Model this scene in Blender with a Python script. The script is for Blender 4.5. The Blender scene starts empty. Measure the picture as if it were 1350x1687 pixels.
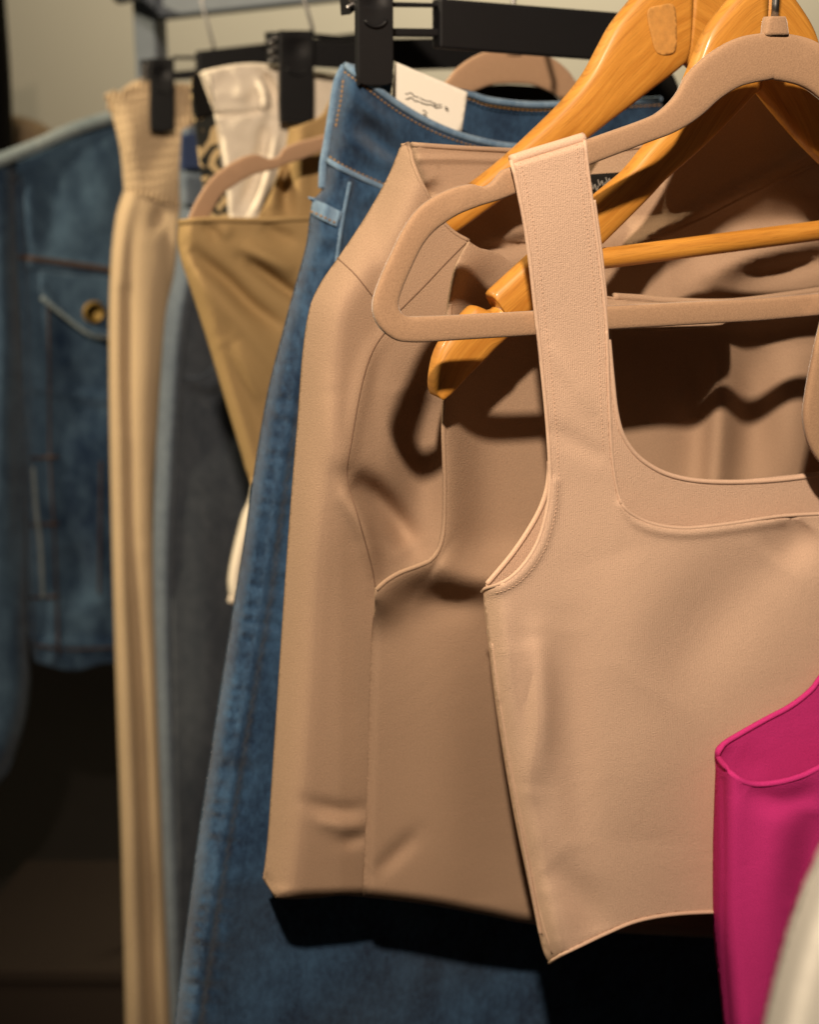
import bpy, math, random
import numpy as np
from mathutils import Vector, geometry, kdtree

S = bpy.context.scene
COL = S.collection
random.seed(4)

# ------------------------------------------------------------------ camera
F_PX = 2343.0                       # focal length in photograph pixels (50 mm on a 36 mm tall frame)
PITCH = math.radians(16.5)
CAM = np.array([0.0, 0.0, 1.40])
cam = bpy.data.cameras.new("camera")
cam.lens = 50
cam.sensor_fit = 'VERTICAL'
cam.sensor_height = 36
cam.sensor_width = 28.8
cam.clip_start = 0.05
cam.clip_end = 60
cam.dof.use_dof = True
cam.dof.focus_distance = 0.66
cam.dof.aperture_fstop = 8.0
cam_o = bpy.data.objects.new("camera", cam)
cam_o.location = CAM
cam_o.rotation_euler = (math.pi / 2 - PITCH, 0, 0)
COL.objects.link(cam_o)
S.camera = cam_o

# ------------------------------------------------------------------ world and lamps
W = bpy.data.worlds.new("World")
S.world = W
W.use_nodes = True
bg = W.node_tree.nodes["Background"]
bg.inputs[0].default_value = (1.0, 0.80, 0.58, 1)
bg.inputs[1].default_value = 0.034


def spot(name, loc, target, energy, color, size_deg, blend, radius):
    l = bpy.data.lights.new(name, 'SPOT')
    l.energy = energy
    l.color = color
    l.spot_size = math.radians(size_deg)
    l.spot_blend = blend
    l.shadow_soft_size = radius
    o = bpy.data.objects.new(name, l)
    o.location = loc
    o.rotation_euler = (Vector(target) - Vector(loc)).to_track_quat('-Z', 'Y').to_euler()
    COL.objects.link(o)


spot("ceiling_spot_key", (-0.08, -0.26, 2.06), (0.14, 0.75, 1.47), 116, (1.0, 0.81, 0.62), 84, 1.0, 0.025)
spot("ceiling_spot_left", (-1.65, 0.80, 2.40), (-0.32, 1.30, 1.36), 230, (1.0, 0.85, 0.58), 62, 1.0, 0.05)
spot("ceiling_spot_wall", (0.5, 1.9, 2.75), (0.2, 3.6, 2.35), 250, (1.0, 0.91, 0.74), 104, 1.0, 0.08)

S.render.engine = 'CYCLES'
S.cycles.use_denoising = True
S.cycles.max_bounces = 6
S.view_settings.view_transform = 'Standard'
S.view_settings.look = 'None'
S.view_settings.exposure = 0.0
S.view_settings.gamma = 1.0

# ------------------------------------------------------------------ rail-based planes
# every hanger hangs square to the rail, which runs away from the camera to the left
RAIL = math.radians(-22.98)
NRM = np.array([math.sin(RAIL), math.cos(RAIL), 0.0])      # along the rail, away from the camera
HOR = np.array([math.cos(RAIL), -math.sin(RAIL), 0.0])     # along a hanger, to the right


def rail_xy(y):
    return np.array([0.4766 - 0.424 * y, y, 0.0])


FW = np.array([0, math.cos(PITCH), -math.sin(PITCH)])
UP = np.array([0, math.sin(PITCH), math.cos(PITCH)])
RT = np.array([1.0, 0, 0])


class Plane:
    """the upright plane of one hanger, y metres down the rail"""
    def __init__(s, y, yaw=0.0):
        s.o = rail_xy(y)
        a = RAIL + math.radians(yaw)
        s.n = np.array([math.sin(a), math.cos(a), 0.0])
        s.h = np.array([math.cos(a), -math.sin(a), 0.0])
        s.d = s.n @ s.o

    def hit(s, x, y, w=0.0):
        x = np.asarray(x, float); y = np.asarray(y, float)
        D = FW + np.multiply.outer((x - 675) / F_PX, RT) + np.multiply.outer((843.5 - y) / F_PX, UP)
        t = (s.d - w - s.n @ CAM) / (D @ s.n)
        return CAM + D * (t[..., None] if np.ndim(t) else t)

    def uv(s, P):
        return np.stack([P @ s.h, P[..., 2]], -1)


def metres_per_px(pl, x, y):
    a = pl.hit(x, y); b = pl.hit(x, y + 1)
    return float(np.linalg.norm(a - b))


# ------------------------------------------------------------------ splines
def smooth(pts, step=8.0, closed=False):
    """Catmull-Rom through the points; a third entry 'c' keeps a corner sharp"""
    P = [np.array(p[:2], float) for p in pts]
    corner = [len(p) > 2 and p[2] == 'c' for p in pts]
    n = len(P)
    out = []
    segs = n if closed else n - 1
    for i in range(segs):
        p1, p2 = P[i], P[(i + 1) % n]
        p0 = P[i - 1] if (closed or i > 0) else p1
        p3 = P[(i + 2) % n] if (closed or i + 2 < n) else p2
        if corner[i]: p0 = p1
        if corner[(i + 1) % n]: p3 = p2
        m = max(1, int(np.linalg.norm(p2 - p1) / step))
        for k in range(m):
            t = k / m
            out.append(0.5 * ((2 * p1) + (p2 - p0) * t + (2 * p0 - 5 * p1 + 4 * p2 - p3) * t * t
                              + (3 * p1 - p0 - 3 * p2 + p3) * t ** 3))
    if not closed:
        out.append(P[-1])
    return np.array(out)


def poly_dist(x, y, poly):
    """distance to an open polyline, signed side, and position 0..1 along it"""
    a = poly[:-1]; b = poly[1:]
    d = b - a
    L2 = np.maximum((d ** 2).sum(1), 1e-9)
    px = x[:, None] - a[None, :, 0]; py = y[:, None] - a[None, :, 1]
    t = np.clip((px * d[None, :, 0] + py * d[None, :, 1]) / L2, 0, 1)
    ex = px - t * d[None, :, 0]; ey = py - t * d[None, :, 1]
    q = ex ** 2 + ey ** 2
    k = q.argmin(1)
    r = np.arange(len(x))
    seg = np.sqrt(L2); cum = np.concatenate([[0], np.cumsum(seg)])
    pos = (cum[k] + t[r, k] * seg[k]) / cum[-1]
    side = np.sign(d[k, 0] * py[r, k] - d[k, 1] * px[r, k])
    return np.sqrt(q[r, k]), side, pos


def inside(x, y, poly):
    res = np.zeros(len(x), bool)
    j = len(poly) - 1
    for i in range(len(poly)):
        xi, yi = poly[i]; xj, yj = poly[j]
        if yi != yj:
            c = ((yi > y) != (yj > y)) & (x < (xj - xi) * (y - yi) / (yj - yi) + xi)
            res ^= c
        j = i
    return res


# ------------------------------------------------------------------ object helpers
def thing(name, label, cat, loc=(0, 0, 0), group=None):
    o = bpy.data.objects.new(name, None)
    o.empty_display_size = 0.05
    o.location = loc
    o["label"] = label
    o["category"] = cat
    if group: o["group"] = group
    COL.objects.link(o)
    return o


def root_loc(o):
    while o.parent is not None:
        o = o.parent
    return np.array(o.location)


def mesh_obj(name, V, Fc, mat, parent=None, uv=None, smooth_shade=True, kind=None):
    me = bpy.data.meshes.new(name)
    off = root_loc(parent) if parent is not None else np.zeros(3)
    me.from_pydata([tuple(v) for v in (np.asarray(V) - off)], [], [tuple(f) for f in Fc])
    if smooth_shade:
        me.polygons.foreach_set("use_smooth", [True] * len(me.polygons))
    if uv is not None:
        lay = me.uv_layers.new(name="UVMap")
        idx = np.zeros(len(me.loops), int)
        me.loops.foreach_get("vertex_index", idx)
        lay.data.foreach_set("uv", np.asarray(uv, float)[idx].ravel())
    me.materials.append(mat)
    o = bpy.data.objects.new(name, me)
    if parent is not None: o.parent = parent
    if kind: o["kind"] = kind
    COL.objects.link(o)
    return o


class Relief:
    """offset of a cloth surface from its hanger plane, as a function of the place on it"""
    def __init__(s, base=0.0, folds=(), rolls=(), noise=0.0, seed=1, fn=None, wl=(260, 800)):
        s.base, s.fn, s.noise = base, fn, noise
        s.folds = [(smooth(p, 12), a, wd, (k[0] if k else 'g')) for p, a, wd, *k in folds]
        s.rolls = [(smooth(p, 12), r, dep) for p, r, dep in rolls]
        rng = random.Random(seed)
        s.waves = [(rng.uniform(0, 6.28), rng.uniform(*wl), rng.uniform(0, 6.28), rng.uniform(.4, 1)) for _ in range(9)]

    def __call__(s, x, y):
        x = np.atleast_1d(np.asarray(x, float)); y = np.atleast_1d(np.asarray(y, float))
        w = np.zeros(len(x)) + (s.base(x, y) if callable(s.base) else s.base)
        for p, a, wd, k in s.folds:
            d, side, pos = poly_dist(x, y, p)
            tap = np.sin(np.pi * np.clip(pos, 0.03, 0.97)) ** 0.6
            if k == 'g':   w += a * tap * np.exp(-(d / wd) ** 2)
            elif k == 'G': w += a * np.exp(-(d / wd) ** 2)
            elif k == 'v': w += a * np.exp(-d / wd)
            elif k == 's': w += a * tap * np.where(side > 0, np.exp(-d / wd), np.exp(-(d / (wd * .22)) ** 2))
        for p, r, dep in s.rolls:
            d, side, pos = poly_dist(x, y, p)
            q = np.clip(1 - d / r, 0, 1)
            w -= dep * q ** 2.3
        if s.noise:
            for a, L, ph, am in s.waves:
                w += s.noise * am * np.sin((x * math.cos(a) + y * math.sin(a)) * 6.283 / L + ph
                                           + 1.3 * np.sin((y * math.cos(a) - x * math.sin(a)) * 6.283 / (L * 1.7)))  # wandering
        if s.fn is not None: w += s.fn(x, y)
        return w


def panel(name, parent, pl, outline, relief, mat, step=10, thick=0.0014, subdiv=0, kind=None):
    """a piece of cloth: outline filled with a triangle mesh that follows its relief"""
    B = smooth(outline, step * .5, True)
    x0, y0 = B.min(0); x1, y1 = B.max(0)
    kd = kdtree.KDTree(len(B))
    for i, p in enumerate(B): kd.insert((p[0], p[1], 0), i)
    kd.balance()

    def grid(st, lo, hi):
        gx, gy = np.meshgrid(np.arange(x0, x1, st), np.arange(y0, y1, st * .87))
        gx = gx + (np.arange(gx.shape[0]) % 2)[:, None] * st * .5
        gx = gx.ravel(); gy = gy.ravel()
        m = inside(gx, gy, B)
        gx, gy = gx[m], gy[m]
        d = np.array([kd.find((a, b, 0))[2] for a, b in zip(gx, gy)]) if len(gx) else gx
        k = (d > lo) & (d <= hi)
        return gx[k], gy[k]
    fx, fy = grid(step * .5, .28 * step, 3.0 * step)
    cx_, cy_ = grid(step, 3.1 * step, 1e9)
    gx, gy = np.concatenate([fx, cx_]), np.concatenate([fy, cy_])
    n = len(B)
    co = [Vector(p) for p in B] + [Vector((a, b)) for a, b in zip(gx, gy)]
    r = geometry.delaunay_2d_cdt(co, [(i, (i + 1) % n) for i in range(n)], [], 1, 1e-4)
    v2 = np.array([tuple(v) for v in r[0]]); tris = [tuple(f) for f in r[2]]
    w = relief(v2[:, 0], v2[:, 1])
    P = pl.hit(v2[:, 0], v2[:, 1], w)
    f0 = np.array(tris)
    nn = np.cross(P[f0[:, 1]] - P[f0[:, 0]], P[f0[:, 2]] - P[f0[:, 0]])
    if ((nn * (CAM - P[f0[:, 0]])).sum(1)).sum() < 0:
        tris = [t[::-1] for t in tris]
    o = mesh_obj(name, P, tris, mat, parent, pl.uv(pl.hit(v2[:, 0], v2[:, 1], 0.0)), kind=kind)
    if thick:
        s = o.modifiers.new("thickness", 'SOLIDIFY'); s.thickness = thick; s.offset = -1
    return o


def tube(name, parent, pl, pts, radius, mat, relief=0.0, lift=0.0, sides=8, step=8, flat=1.0, closed=False, raw=None):
    """a cord, binding, seam or wire following points on a surface"""
    if raw is not None:
        P = np.array(raw, float)
    else:
        c = smooth(pts, step)
        w = (relief(c[:, 0], c[:, 1]) if callable(relief) else np.full(len(c), float(relief))) + lift
        P = pl.hit(c[:, 0], c[:, 1], w)
    n = len(P)
    T = np.gradient(P, axis=0); T /= np.linalg.norm(T, axis=1)[:, None] + 1e-12
    ref = -pl.n if pl is not None else np.array([0.0, -1, 0])
    V, Fc, UV = [], [], []
    L = np.concatenate([[0], np.cumsum(np.linalg.norm(np.diff(P, axis=0), axis=1))])
    for i in range(n):
        b = np.cross(T[i], ref); ln = np.linalg.norm(b)
        b = b / ln if ln > 1e-6 else np.array([1.0, 0, 0])
        k = np.cross(b, T[i])
        for s in range(sides):
            a = 2 * math.pi * s / sides
            V.append(P[i] + radius * (math.cos(a) * b + flat * math.sin(a) * k))
            UV.append((L[i], s / sides * 6.28 * radius))
    for i in range(n - 1):
        for s in range(sides):
            q = (s + 1) % sides
            Fc.append((i * sides + s, i * sides + q, (i + 1) * sides + q, (i + 1) * sides + s))
    Fc.append(tuple(range(sides))[::-1]); Fc.append(tuple((n - 1) * sides + s for s in range(sides)))
    return mesh_obj(name, V, Fc, mat, parent, UV)


def stitches(name, parent, pl, pts, relief, mat, length=7, gap=4, radius=0.00045, lift=0.0004, slant=0.0):
    c = smooth(pts, 2.0)
    seg = np.linalg.norm(np.diff(c, axis=0), axis=1); cum = np.concatenate([[0], np.cumsum(seg)])
    V, Fc = [], []
    s = 0.0
    while s + length < cum[-1]:
        e = [np.array([np.interp(q, cum, c[:, 0]), np.interp(q, cum, c[:, 1])]) for q in (s, s + length)]
        t = e[1] - e[0]; t /= np.linalg.norm(t) + 1e-9
        nrm = np.array([-t[1], t[0]])
        e[0] = e[0] - nrm * slant; e[1] = e[1] + nrm * slant
        ex = np.array([p[0] for p in e]); ey = np.array([p[1] for p in e])
        w = (relief(ex, ey) if callable(relief) else np.full(2, float(relief))) + lift
        A, Bp = pl.hit(ex, ey, w)
        d = Bp - A; d /= np.linalg.norm(d) + 1e-12
        b = np.cross(d, -pl.n); b /= np.linalg.norm(b); k = np.cross(b, d)
        i0 = len(V)
        M = (A + Bp) / 2
        for Q, rr in ((A, .35), (M, 1.0), (Bp, .35)):
            for j in range(5):
                a = 2 * math.pi * j / 5
                V.append(Q + radius * rr * (math.cos(a) * b + math.sin(a) * k))
        for h in range(2):
            for j in range(5):
                q = (j + 1) % 5
                Fc.append((i0 + h * 5 + j, i0 + h * 5 + q, i0 + (h + 1) * 5 + q, i0 + (h + 1) * 5 + j))
        s += length + gap
    return mesh_obj(name, V, Fc, mat, parent, kind="stuff")


def loft(name, parent, pl, pairs, thick, mat, w=0.0, mirror_x=None, step=10, ex=0.45, ey=0.55, sides=20, joint_x=None):
    """a bar whose two long edges are given as pairs of points; rounded section; mirrored about the hook if asked"""
    A = [p[0] for p in pairs]; Bq = [p[1] for p in pairs]
    mid = [((a[0] + b[0]) / 2, (a[1] + b[1]) / 2) for a, b in zip(A, Bq)]
    a_s, b_s = [], []
    n = len(pairs)
    for i in range(n - 1):
        m = max(2, int(math.dist(mid[i], mid[i + 1]) / step))
        for k in range(m + (1 if i == n - 2 else 0)):
            t = k / m
            def cr(Q):
                p1, p2 = np.array(Q[i], float), np.array(Q[i + 1], float)
                p0 = np.array(Q[i - 1], float) if i > 0 else 2 * p1 - p2
                p3 = np.array(Q[i + 2], float) if i + 2 < n else 2 * p2 - p1
                return 0.5 * ((2 * p1) + (p2 - p0) * t + (2 * p0 - 5 * p1 + 4 * p2 - p3) * t * t + (3 * p1 - p0 - 3 * p2 + p3) * t ** 3)
            a_s.append(cr(A)); b_s.append(cr(Bq))
    a_s = np.array(a_s); b_s = np.array(b_s)
    PA = pl.hit(a_s[:, 0], a_s[:, 1], w); PB = pl.hit(b_s[:, 0], b_s[:, 1], w)
    closed = False
    if mirror_x is not None:
        u0 = pl.hit(mirror_x, pairs[0][0][1], w) @ pl.h
        def snap(P, u):
            return P + np.outer(u - P @ pl.h, pl.h)
        PA[:1] = snap(PA[:1], u0); PB[:1] = snap(PB[:1], u0)
        if math.dist(pairs[-1][0], (mirror_x, pairs[-1][0][1])) < 6:
            keep = np.ones(len(PA), bool)
            keep[len(PA) // 2:] = (PA @ pl.h < u0 - .001)[len(PA) // 2:] & (PB @ pl.h < u0 - .001)[len(PB) // 2:]
            PA, PB = PA[keep], PB[keep]
            PA = np.vstack([PA, snap(PA[-1:], u0)]); PB = np.vstack([PB, snap(PB[-1:], u0)])

        def mir(P):
            return P - 2 * np.outer(P @ pl.h - u0, pl.h)
        PA2, PB2 = mir(PA)[::-1], mir(PB)[::-1]
        closed = math.dist(pairs[-1][0], (mirror_x, pairs[-1][0][1])) < 6
        if closed:
            PA = np.vstack([PA, PA2[1:-1]]); PB = np.vstack([PB, PB2[1:-1]])
        else:
            PA = np.vstack([PA2[:-1], PA]); PB = np.vstack([PB2[:-1], PB])
    if joint_x is not None:
        uj = pl.hit(joint_x, (pairs[0][0][1] + pairs[0][1][1]) / 2, w) @ pl.h
        for Q in (PA, PB):
            ov = Q @ pl.h > uj - .0001
            ov[0] = True
            Q[ov] += np.outer(uj - .0001 - Q[ov] @ pl.h, pl.h)
    C = (PA + PB) / 2; Hf = (PA - PB) / 2
    L = np.concatenate([[0], np.cumsum(np.linalg.norm(np.diff(C, axis=0), axis=1))])
    V, UV, Fc = [], [], []
    N = len(C)
    for i in range(N):
        for s in range(sides):
            a = 2 * math.pi * s / sides
            c, q = math.cos(a), math.sin(a)
            cx = math.copysign(abs(c) ** ex, c); cy = math.copysign(abs(q) ** ey, q)
            V.append(C[i] + Hf[i] * cx - pl.n * (thick / 2 * cy))
            UV.append((L[i], np.linalg.norm(Hf[i]) * cx))
    rng = N if closed else N - 1
    for i in range(rng):
        j = (i + 1) % N
        for s in range(sides):
            q = (s + 1) % sides
            Fc.append((i * sides + s, i * sides + q, j * sides + q, j * sides + s))
    if not closed:
        Fc.append(tuple(range(sides))[::-1]); Fc.append(tuple((N - 1) * sides + s for s in range(sides)))
    return mesh_obj(name, V, Fc, mat, parent, UV)


def box_w(name, parent, corners_front, depth_vec, mat, bevel=0.0):
    """a solid from a quad and the vector of its depth"""
    q = [np.array(c, float) for c in corners_front]
    V = q + [c + depth_vec for c in q]
    Fc = [(0, 1, 2, 3), (7, 6, 5, 4), (0, 4, 5, 1), (1, 5, 6, 2), (2, 6, 7, 3), (3, 7, 4, 0)]
    o = mesh_obj(name, V, Fc, mat, parent, smooth_shade=False)
    if bevel:
        b = o.modifiers.new("bevel", 'BEVEL'); b.width = bevel; b.segments = 3
    return o


def slab(name, parent, pl, quad_px, w, depth, mat, bevel=0.0015):
    xs = [q[0] for q in quad_px]; ys = [q[1] for q in quad_px]
    P = pl.hit(np.array(xs, float), np.array(ys, float), w)
    return box_w(name, parent, P, pl.n * depth, mat, bevel)


# ------------------------------------------------------------------ materials
def nodes(name):
    m = bpy.data.materials.new(name); m.use_nodes = True
    nt = m.node_tree
    return m, nt, nt.nodes["Principled BSDF"]


def N(nt, t, **kw):
    n = nt.nodes.new(t)
    for k, v in kw.items():
        if k.startswith('_'):
            setattr(n, k[1:], v)
        else:
            n.inputs[k.replace('__', ' ')].default_value = v
    return n


def mixcol(nt, fac, a, b):
    m = nt.nodes.new('ShaderNodeMix'); m.data_type = 'RGBA'
    def put(sock, v):
        if isinstance(v, (tuple, list)):
            sock.default_value = (*v[:3], 1)
        else:
            nt.links.new(v, sock)
    if isinstance(fac, float): m.inputs[0].default_value = fac
    else: nt.links.new(fac, m.inputs[0])
    put(m.inputs[6], a); put(m.inputs[7], b)
    return m.outputs[2]


def ramp(nt, src, lo, hi):
    r = nt.nodes.new('ShaderNodeMapRange')
    r.inputs['From Min'].default_value = lo; r.inputs['From Max'].default_value = hi
    nt.links.new(src, r.inputs['Value'])
    return r.outputs['Result']


def cloth(name, c, c2=None, rib=0.0, rib_scale=1100, weave=0.5, fuzz=0.35, sheen=0.25, rough=0.9, mottle=0.5, mscale=16, crease=22.0):
    """woven or knitted cloth: soft mottling, fine thread relief, sheen"""
    m, nt, b = nodes(name)
    uv = nt.nodes.new('ShaderNodeTexCoord').outputs['UV']
    n1 = N(nt, 'ShaderNodeTexNoise', Scale=mscale, Detail=5.0, Roughness=0.6)
    nt.links.new(uv, n1.inputs['Vector'])
    c2 = c2 or tuple(v * .82 for v in c)
    f = nt.nodes.new('ShaderNodeMath'); f.operation = 'MULTIPLY'; f.inputs[1].default_value = mottle
    nt.links.new(ramp(nt, n1.outputs['Fac'], .35, .68), f.inputs[0])
    col = mixcol(nt, f.outputs[0], c, c2)
    n2 = N(nt, 'ShaderNodeTexNoise', Scale=1400.0, Detail=2.0, Roughness=0.7)
    nt.links.new(uv, n2.inputs['Vector'])
    col = mixcol(nt, ramp(nt, n2.outputs['Fac'], .3, .75), col, tuple(v * .68 for v in c))
    nt.links.new(col, b.inputs['Base Color'])
    b.inputs['Roughness'].default_value = rough
    b.inputs['Specular IOR Level'].default_value = 0.06
    b.inputs['Sheen Weight'].default_value = sheen
    b.inputs['Sheen Roughness'].default_value = 0.5
    b.inputs['Sheen Tint'].default_value = (*c, 1)
    h = n2.outputs['Fac']
    if rib:
        wv = N(nt, 'ShaderNodeTexWave', Scale=rib_scale * .25, Distortion=0.6, Detail=1.0)
        wv.inputs['Detail Scale'].default_value = 2.0
        wv.bands_direction = 'X'
        nt.links.new(uv, wv.inputs['Vector'])
        mx = nt.nodes.new('ShaderNodeMath'); mx.operation = 'MULTIPLY_ADD'
        nt.links.new(wv.outputs['Fac'], mx.inputs[0]); mx.inputs[1].default_value = rib
        nt.links.new(h, mx.inputs[2]); h = mx.outputs[0]
    n4 = N(nt, 'ShaderNodeTexNoise', Scale=crease, Detail=6.0, Roughness=0.62, Distortion=0.6)
    nt.links.new(uv, n4.inputs['Vector'])
    b0 = N(nt, 'ShaderNodeBump', Strength=0.12, Distance=0.006)
    nt.links.new(n4.outputs['Fac'], b0.inputs['Height'])
    bp = N(nt, 'ShaderNodeBump', Strength=weave, Distance=0.0009)
    nt.links.new(b0.outputs[0], bp.inputs['Normal'])
    nt.links.new(h, bp.inputs['Height'])
    nt.links.new(bp.outputs[0], b.inputs['Normal'])
    return m


def denim(name, dark, light, fade=0.5, scale=28, twill=0.35, rough=0.9):
    """indigo twill: worn paler in streaks and blotches, fine diagonal ribs"""
    m, nt, b = nodes(name)
    uv = nt.nodes.new('ShaderNodeTexCoord').outputs['UV']
    mp = N(nt, 'ShaderNodeMapping'); mp.inputs['Scale'].default_value = (1.0, 0.55, 1.0)
    nt.links.new(uv, mp.inputs['Vector'])
    n1 = N(nt, 'ShaderNodeTexNoise', Scale=scale, Detail=7.0, Roughness=0.68); nt.links.new(mp.outputs[0], n1.inputs['Vector'])
    n3 = N(nt, 'ShaderNodeTexNoise', Scale=scale * 9.0, Detail=3.0, Roughness=0.7); nt.links.new(mp.outputs[0], n3.inputs['Vector'])
    rot = N(nt, 'ShaderNodeMapping'); rot.inputs['Rotation'].default_value = (0, 0, math.radians(-38))
    nt.links.new(uv, rot.inputs['Vector'])
    wv = N(nt, 'ShaderNodeTexWave', Scale=330.0, Distortion=1.2, Detail=2.0); nt.links.new(rot.outputs[0], wv.inputs['Vector'])
    wv.inputs['Detail Scale'].default_value = 3.0
    f = nt.nodes.new('ShaderNodeMath'); f.operation = 'MULTIPLY'; f.inputs[1].default_value = fade
    nt.links.new(ramp(nt, n1.outputs['Fac'], .38, .72), f.inputs[0])
    a = nt.nodes.new('ShaderNodeMath'); a.operation = 'MULTIPLY_ADD'; a.inputs[1].default_value = 0.35
    nt.links.new(ramp(nt, n3.outputs['Fac'], .40, .72), a.inputs[0]); nt.links.new(f.outputs[0], a.inputs[2])
    t = nt.nodes.new('ShaderNodeMath'); t.operation = 'MULTIPLY_ADD'; t.inputs[1].default_value = twill; t.use_clamp = True
    nt.links.new(wv.outputs['Fac'], t.inputs[0]); nt.links.new(a.outputs[0], t.inputs[2])
    nt.links.new(mixcol(nt, t.outputs[0], dark, light), b.inputs['Base Color'])
    b.inputs['Roughness'].default_value = rough
    b.inputs['Specular IOR Level'].default_value = 0.15
    b.inputs['Sheen Weight'].default_value = 0.15
    s = nt.nodes.new('ShaderNodeMath'); s.operation = 'ADD'
    nt.links.new(wv.outputs['Fac'], s.inputs[0]); nt.links.new(n3.outputs['Fac'], s.inputs[1])
    bp = N(nt, 'ShaderNodeBump', Strength=0.45, Distance=0.0007)
    nt.links.new(s.outputs[0], bp.inputs['Height']); nt.links.new(bp.outputs[0], b.inputs['Normal'])
    return m


def velvet(name, c):
    m, nt, b = nodes(name)
    uv = nt.nodes.new('ShaderNodeTexCoord').outputs['Object']
    n1 = N(nt, 'ShaderNodeTexNoise', Scale=1400.0, Detail=3.0, Roughness=0.7); nt.links.new(uv, n1.inputs['Vector'])
    n2 = N(nt, 'ShaderNodeTexNoise', Scale=34.0, Detail=4.0, Roughness=0.6); nt.links.new(uv, n2.inputs['Vector'])
    col = mixcol(nt, ramp(nt, n1.outputs['Fac'], .3, .7), tuple(v * .80 for v in c), tuple(min(1, v * 1.12) for v in c))
    col = mixcol(nt, ramp(nt, n2.outputs['Fac'], .56, .80), col, tuple(min(1, v * 1.25) for v in c))
    nt.links.new(col, b.inputs['Base Color'])
    b.inputs['Roughness'].default_value = 0.95
    b.inputs['Specular IOR Level'].default_value = 0.1
    b.inputs['Sheen Weight'].default_value = 0.55
    b.inputs['Sheen Roughness'].default_value = 0.35
    bp = N(nt, 'ShaderNodeBump', Strength=0.5, Distance=0.0005)
    nt.links.new(n1.outputs['Fac'], bp.inputs['Height']); nt.links.new(bp.outputs[0], b.inputs['Normal'])
    return m


def wood(name, c1, c2):
    """varnished honey wood, grain along the arm"""
    m, nt, b = nodes(name)
    uv = nt.nodes.new('ShaderNodeTexCoord').outputs['UV']
    mp = N(nt, 'ShaderNodeMapping'); mp.inputs['Scale'].default_value = (9.0, 130.0, 1.0)
    mp.inputs['Rotation'].default_value = (0, 0, math.radians(3))
    nt.links.new(uv, mp.inputs['Vector'])
    n1 = N(nt, 'ShaderNodeTexNoise', Scale=1.6, Detail=6.0, Roughness=0.62, Distortion=0.5); nt.links.new(mp.outputs[0], n1.inputs['Vector'])
    mp2 = N(nt, 'ShaderNodeMapping'); mp2.inputs['Scale'].default_value = (60.0, 1500.0, 1.0)
    nt.links.new(uv, mp2.inputs['Vector'])
    n2 = N(nt, 'ShaderNodeTexNoise', Scale=1.0, Detail=3.0, Roughness=0.7); nt.links.new(mp2.outputs[0], n2.inputs['Vector'])
    col = mixcol(nt, ramp(nt, n1.outputs['Fac'], .36, .66), c1, c2)
    col = mixcol(nt, ramp(nt, n2.outputs['Fac'], .50, .86), col, tuple(v * .55 for v in c2))
    nt.links.new(col, b.inputs['Base Color'])
    b.inputs['Roughness'].default_value = 0.5
    b.inputs['Specular IOR Level'].default_value = 0.45
    b.inputs['Coat Weight'].default_value = 0.18
    b.inputs['Coat Roughness'].default_value = 0.16
    bp = N(nt, 'ShaderNodeBump', Strength=0.12, Distance=0.0004)
    nt.links.new(n2.outputs['Fac'], bp.inputs['Height']); nt.links.new(bp.outputs[0], b.inputs['Normal'])
    return m


def plain(name, c, rough=0.5, metal=0.0, spec=0.5, var=0.12, scale=60.0, bump=0.1):
    m, nt, b = nodes(name)
    tc = nt.nodes.new('ShaderNodeTexCoord').outputs['Object']
    n1 = N(nt, 'ShaderNodeTexNoise', Scale=scale, Detail=5.0, Roughness=0.6); nt.links.new(tc, n1.inputs['Vector'])
    nt.links.new(mixcol(nt, n1.outputs['Fac'], tuple(v * (1 - var) for v in c), tuple(min(1, v * (1 + var)) for v in c)), b.inputs['Base Color'])
    b.inputs['Roughness'].default_value = rough
    b.inputs['Metallic'].default_value = metal
    b.inputs['Specular IOR Level'].default_value = spec
    if bump:
        bp = N(nt, 'ShaderNodeBump', Strength=bump, Distance=0.001)
        nt.links.new(n1.outputs['Fac'], bp.inputs['Height']); nt.links.new(bp.outputs[0], b.inputs['Normal'])
    return m


M = {}
M['tank'] = cloth('beige_rib_knit', (0.68, 0.465, 0.335), rib=0.22, rib_scale=1150, weave=0.55, mottle=.35, mscale=12)
M['tank_thread'] = cloth('beige_thread', (0.68, 0.465, 0.335), weave=.2)
M['skirt'] = cloth('taupe_crepe', (0.41, 0.273, 0.182), weave=0.45, mottle=.25, mscale=9, crease=14.0, sheen=.12)
M['skirt_thread'] = cloth('taupe_thread', (0.24, 0.15, 0.10), weave=.2)
M['velvet'] = velvet('beige_velvet', (0.38, 0.235, 0.142))
M['wood'] = wood('honey_wood', (0.58, 0.265, 0.042), (0.42, 0.165, 0.020))
M['steel'] = plain('hook_steel', (0.30, 0.29, 0.28), rough=0.38, metal=1.0)
M['black_plastic'] = plain('black_plastic', (0.006, 0.006, 0.007), rough=0.48, spec=0.35)
M['denim'] = denim('mid_blue_denim', (0.003, 0.010, 0.030), (0.040, 0.095, 0.180), fade=.62, twill=.25)
M['denim_edge'] = denim('pale_blue_denim_edge', (0.05, 0.11, 0.20), (0.22, 0.32, 0.43), fade=.6)
M['thread_gold'] = cloth('ochre_thread', (0.30, 0.18, 0.08), weave=.2)
M['thread_pale'] = cloth('pale_thread', (0.50, 0.48, 0.42), weave=.2)
M['label_thread'] = cloth('grey_thread', (0.22, 0.20, 0.18), weave=.2)
M['paper'] = plain('white_card', (0.72, 0.67, 0.58), rough=.8, var=.03, scale=20)
M['ink'] = plain('grey_ink', (0.10, 0.09, 0.08), rough=.8)
M['tan'] = cloth('tan_satin', (0.40, 0.265, 0.12), weave=.25, rough=.7, sheen=.15, mottle=.2)
M['cream'] = cloth('cream_twill', (0.88, 0.77, 0.62), weave=.3, mottle=.2)
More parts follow.
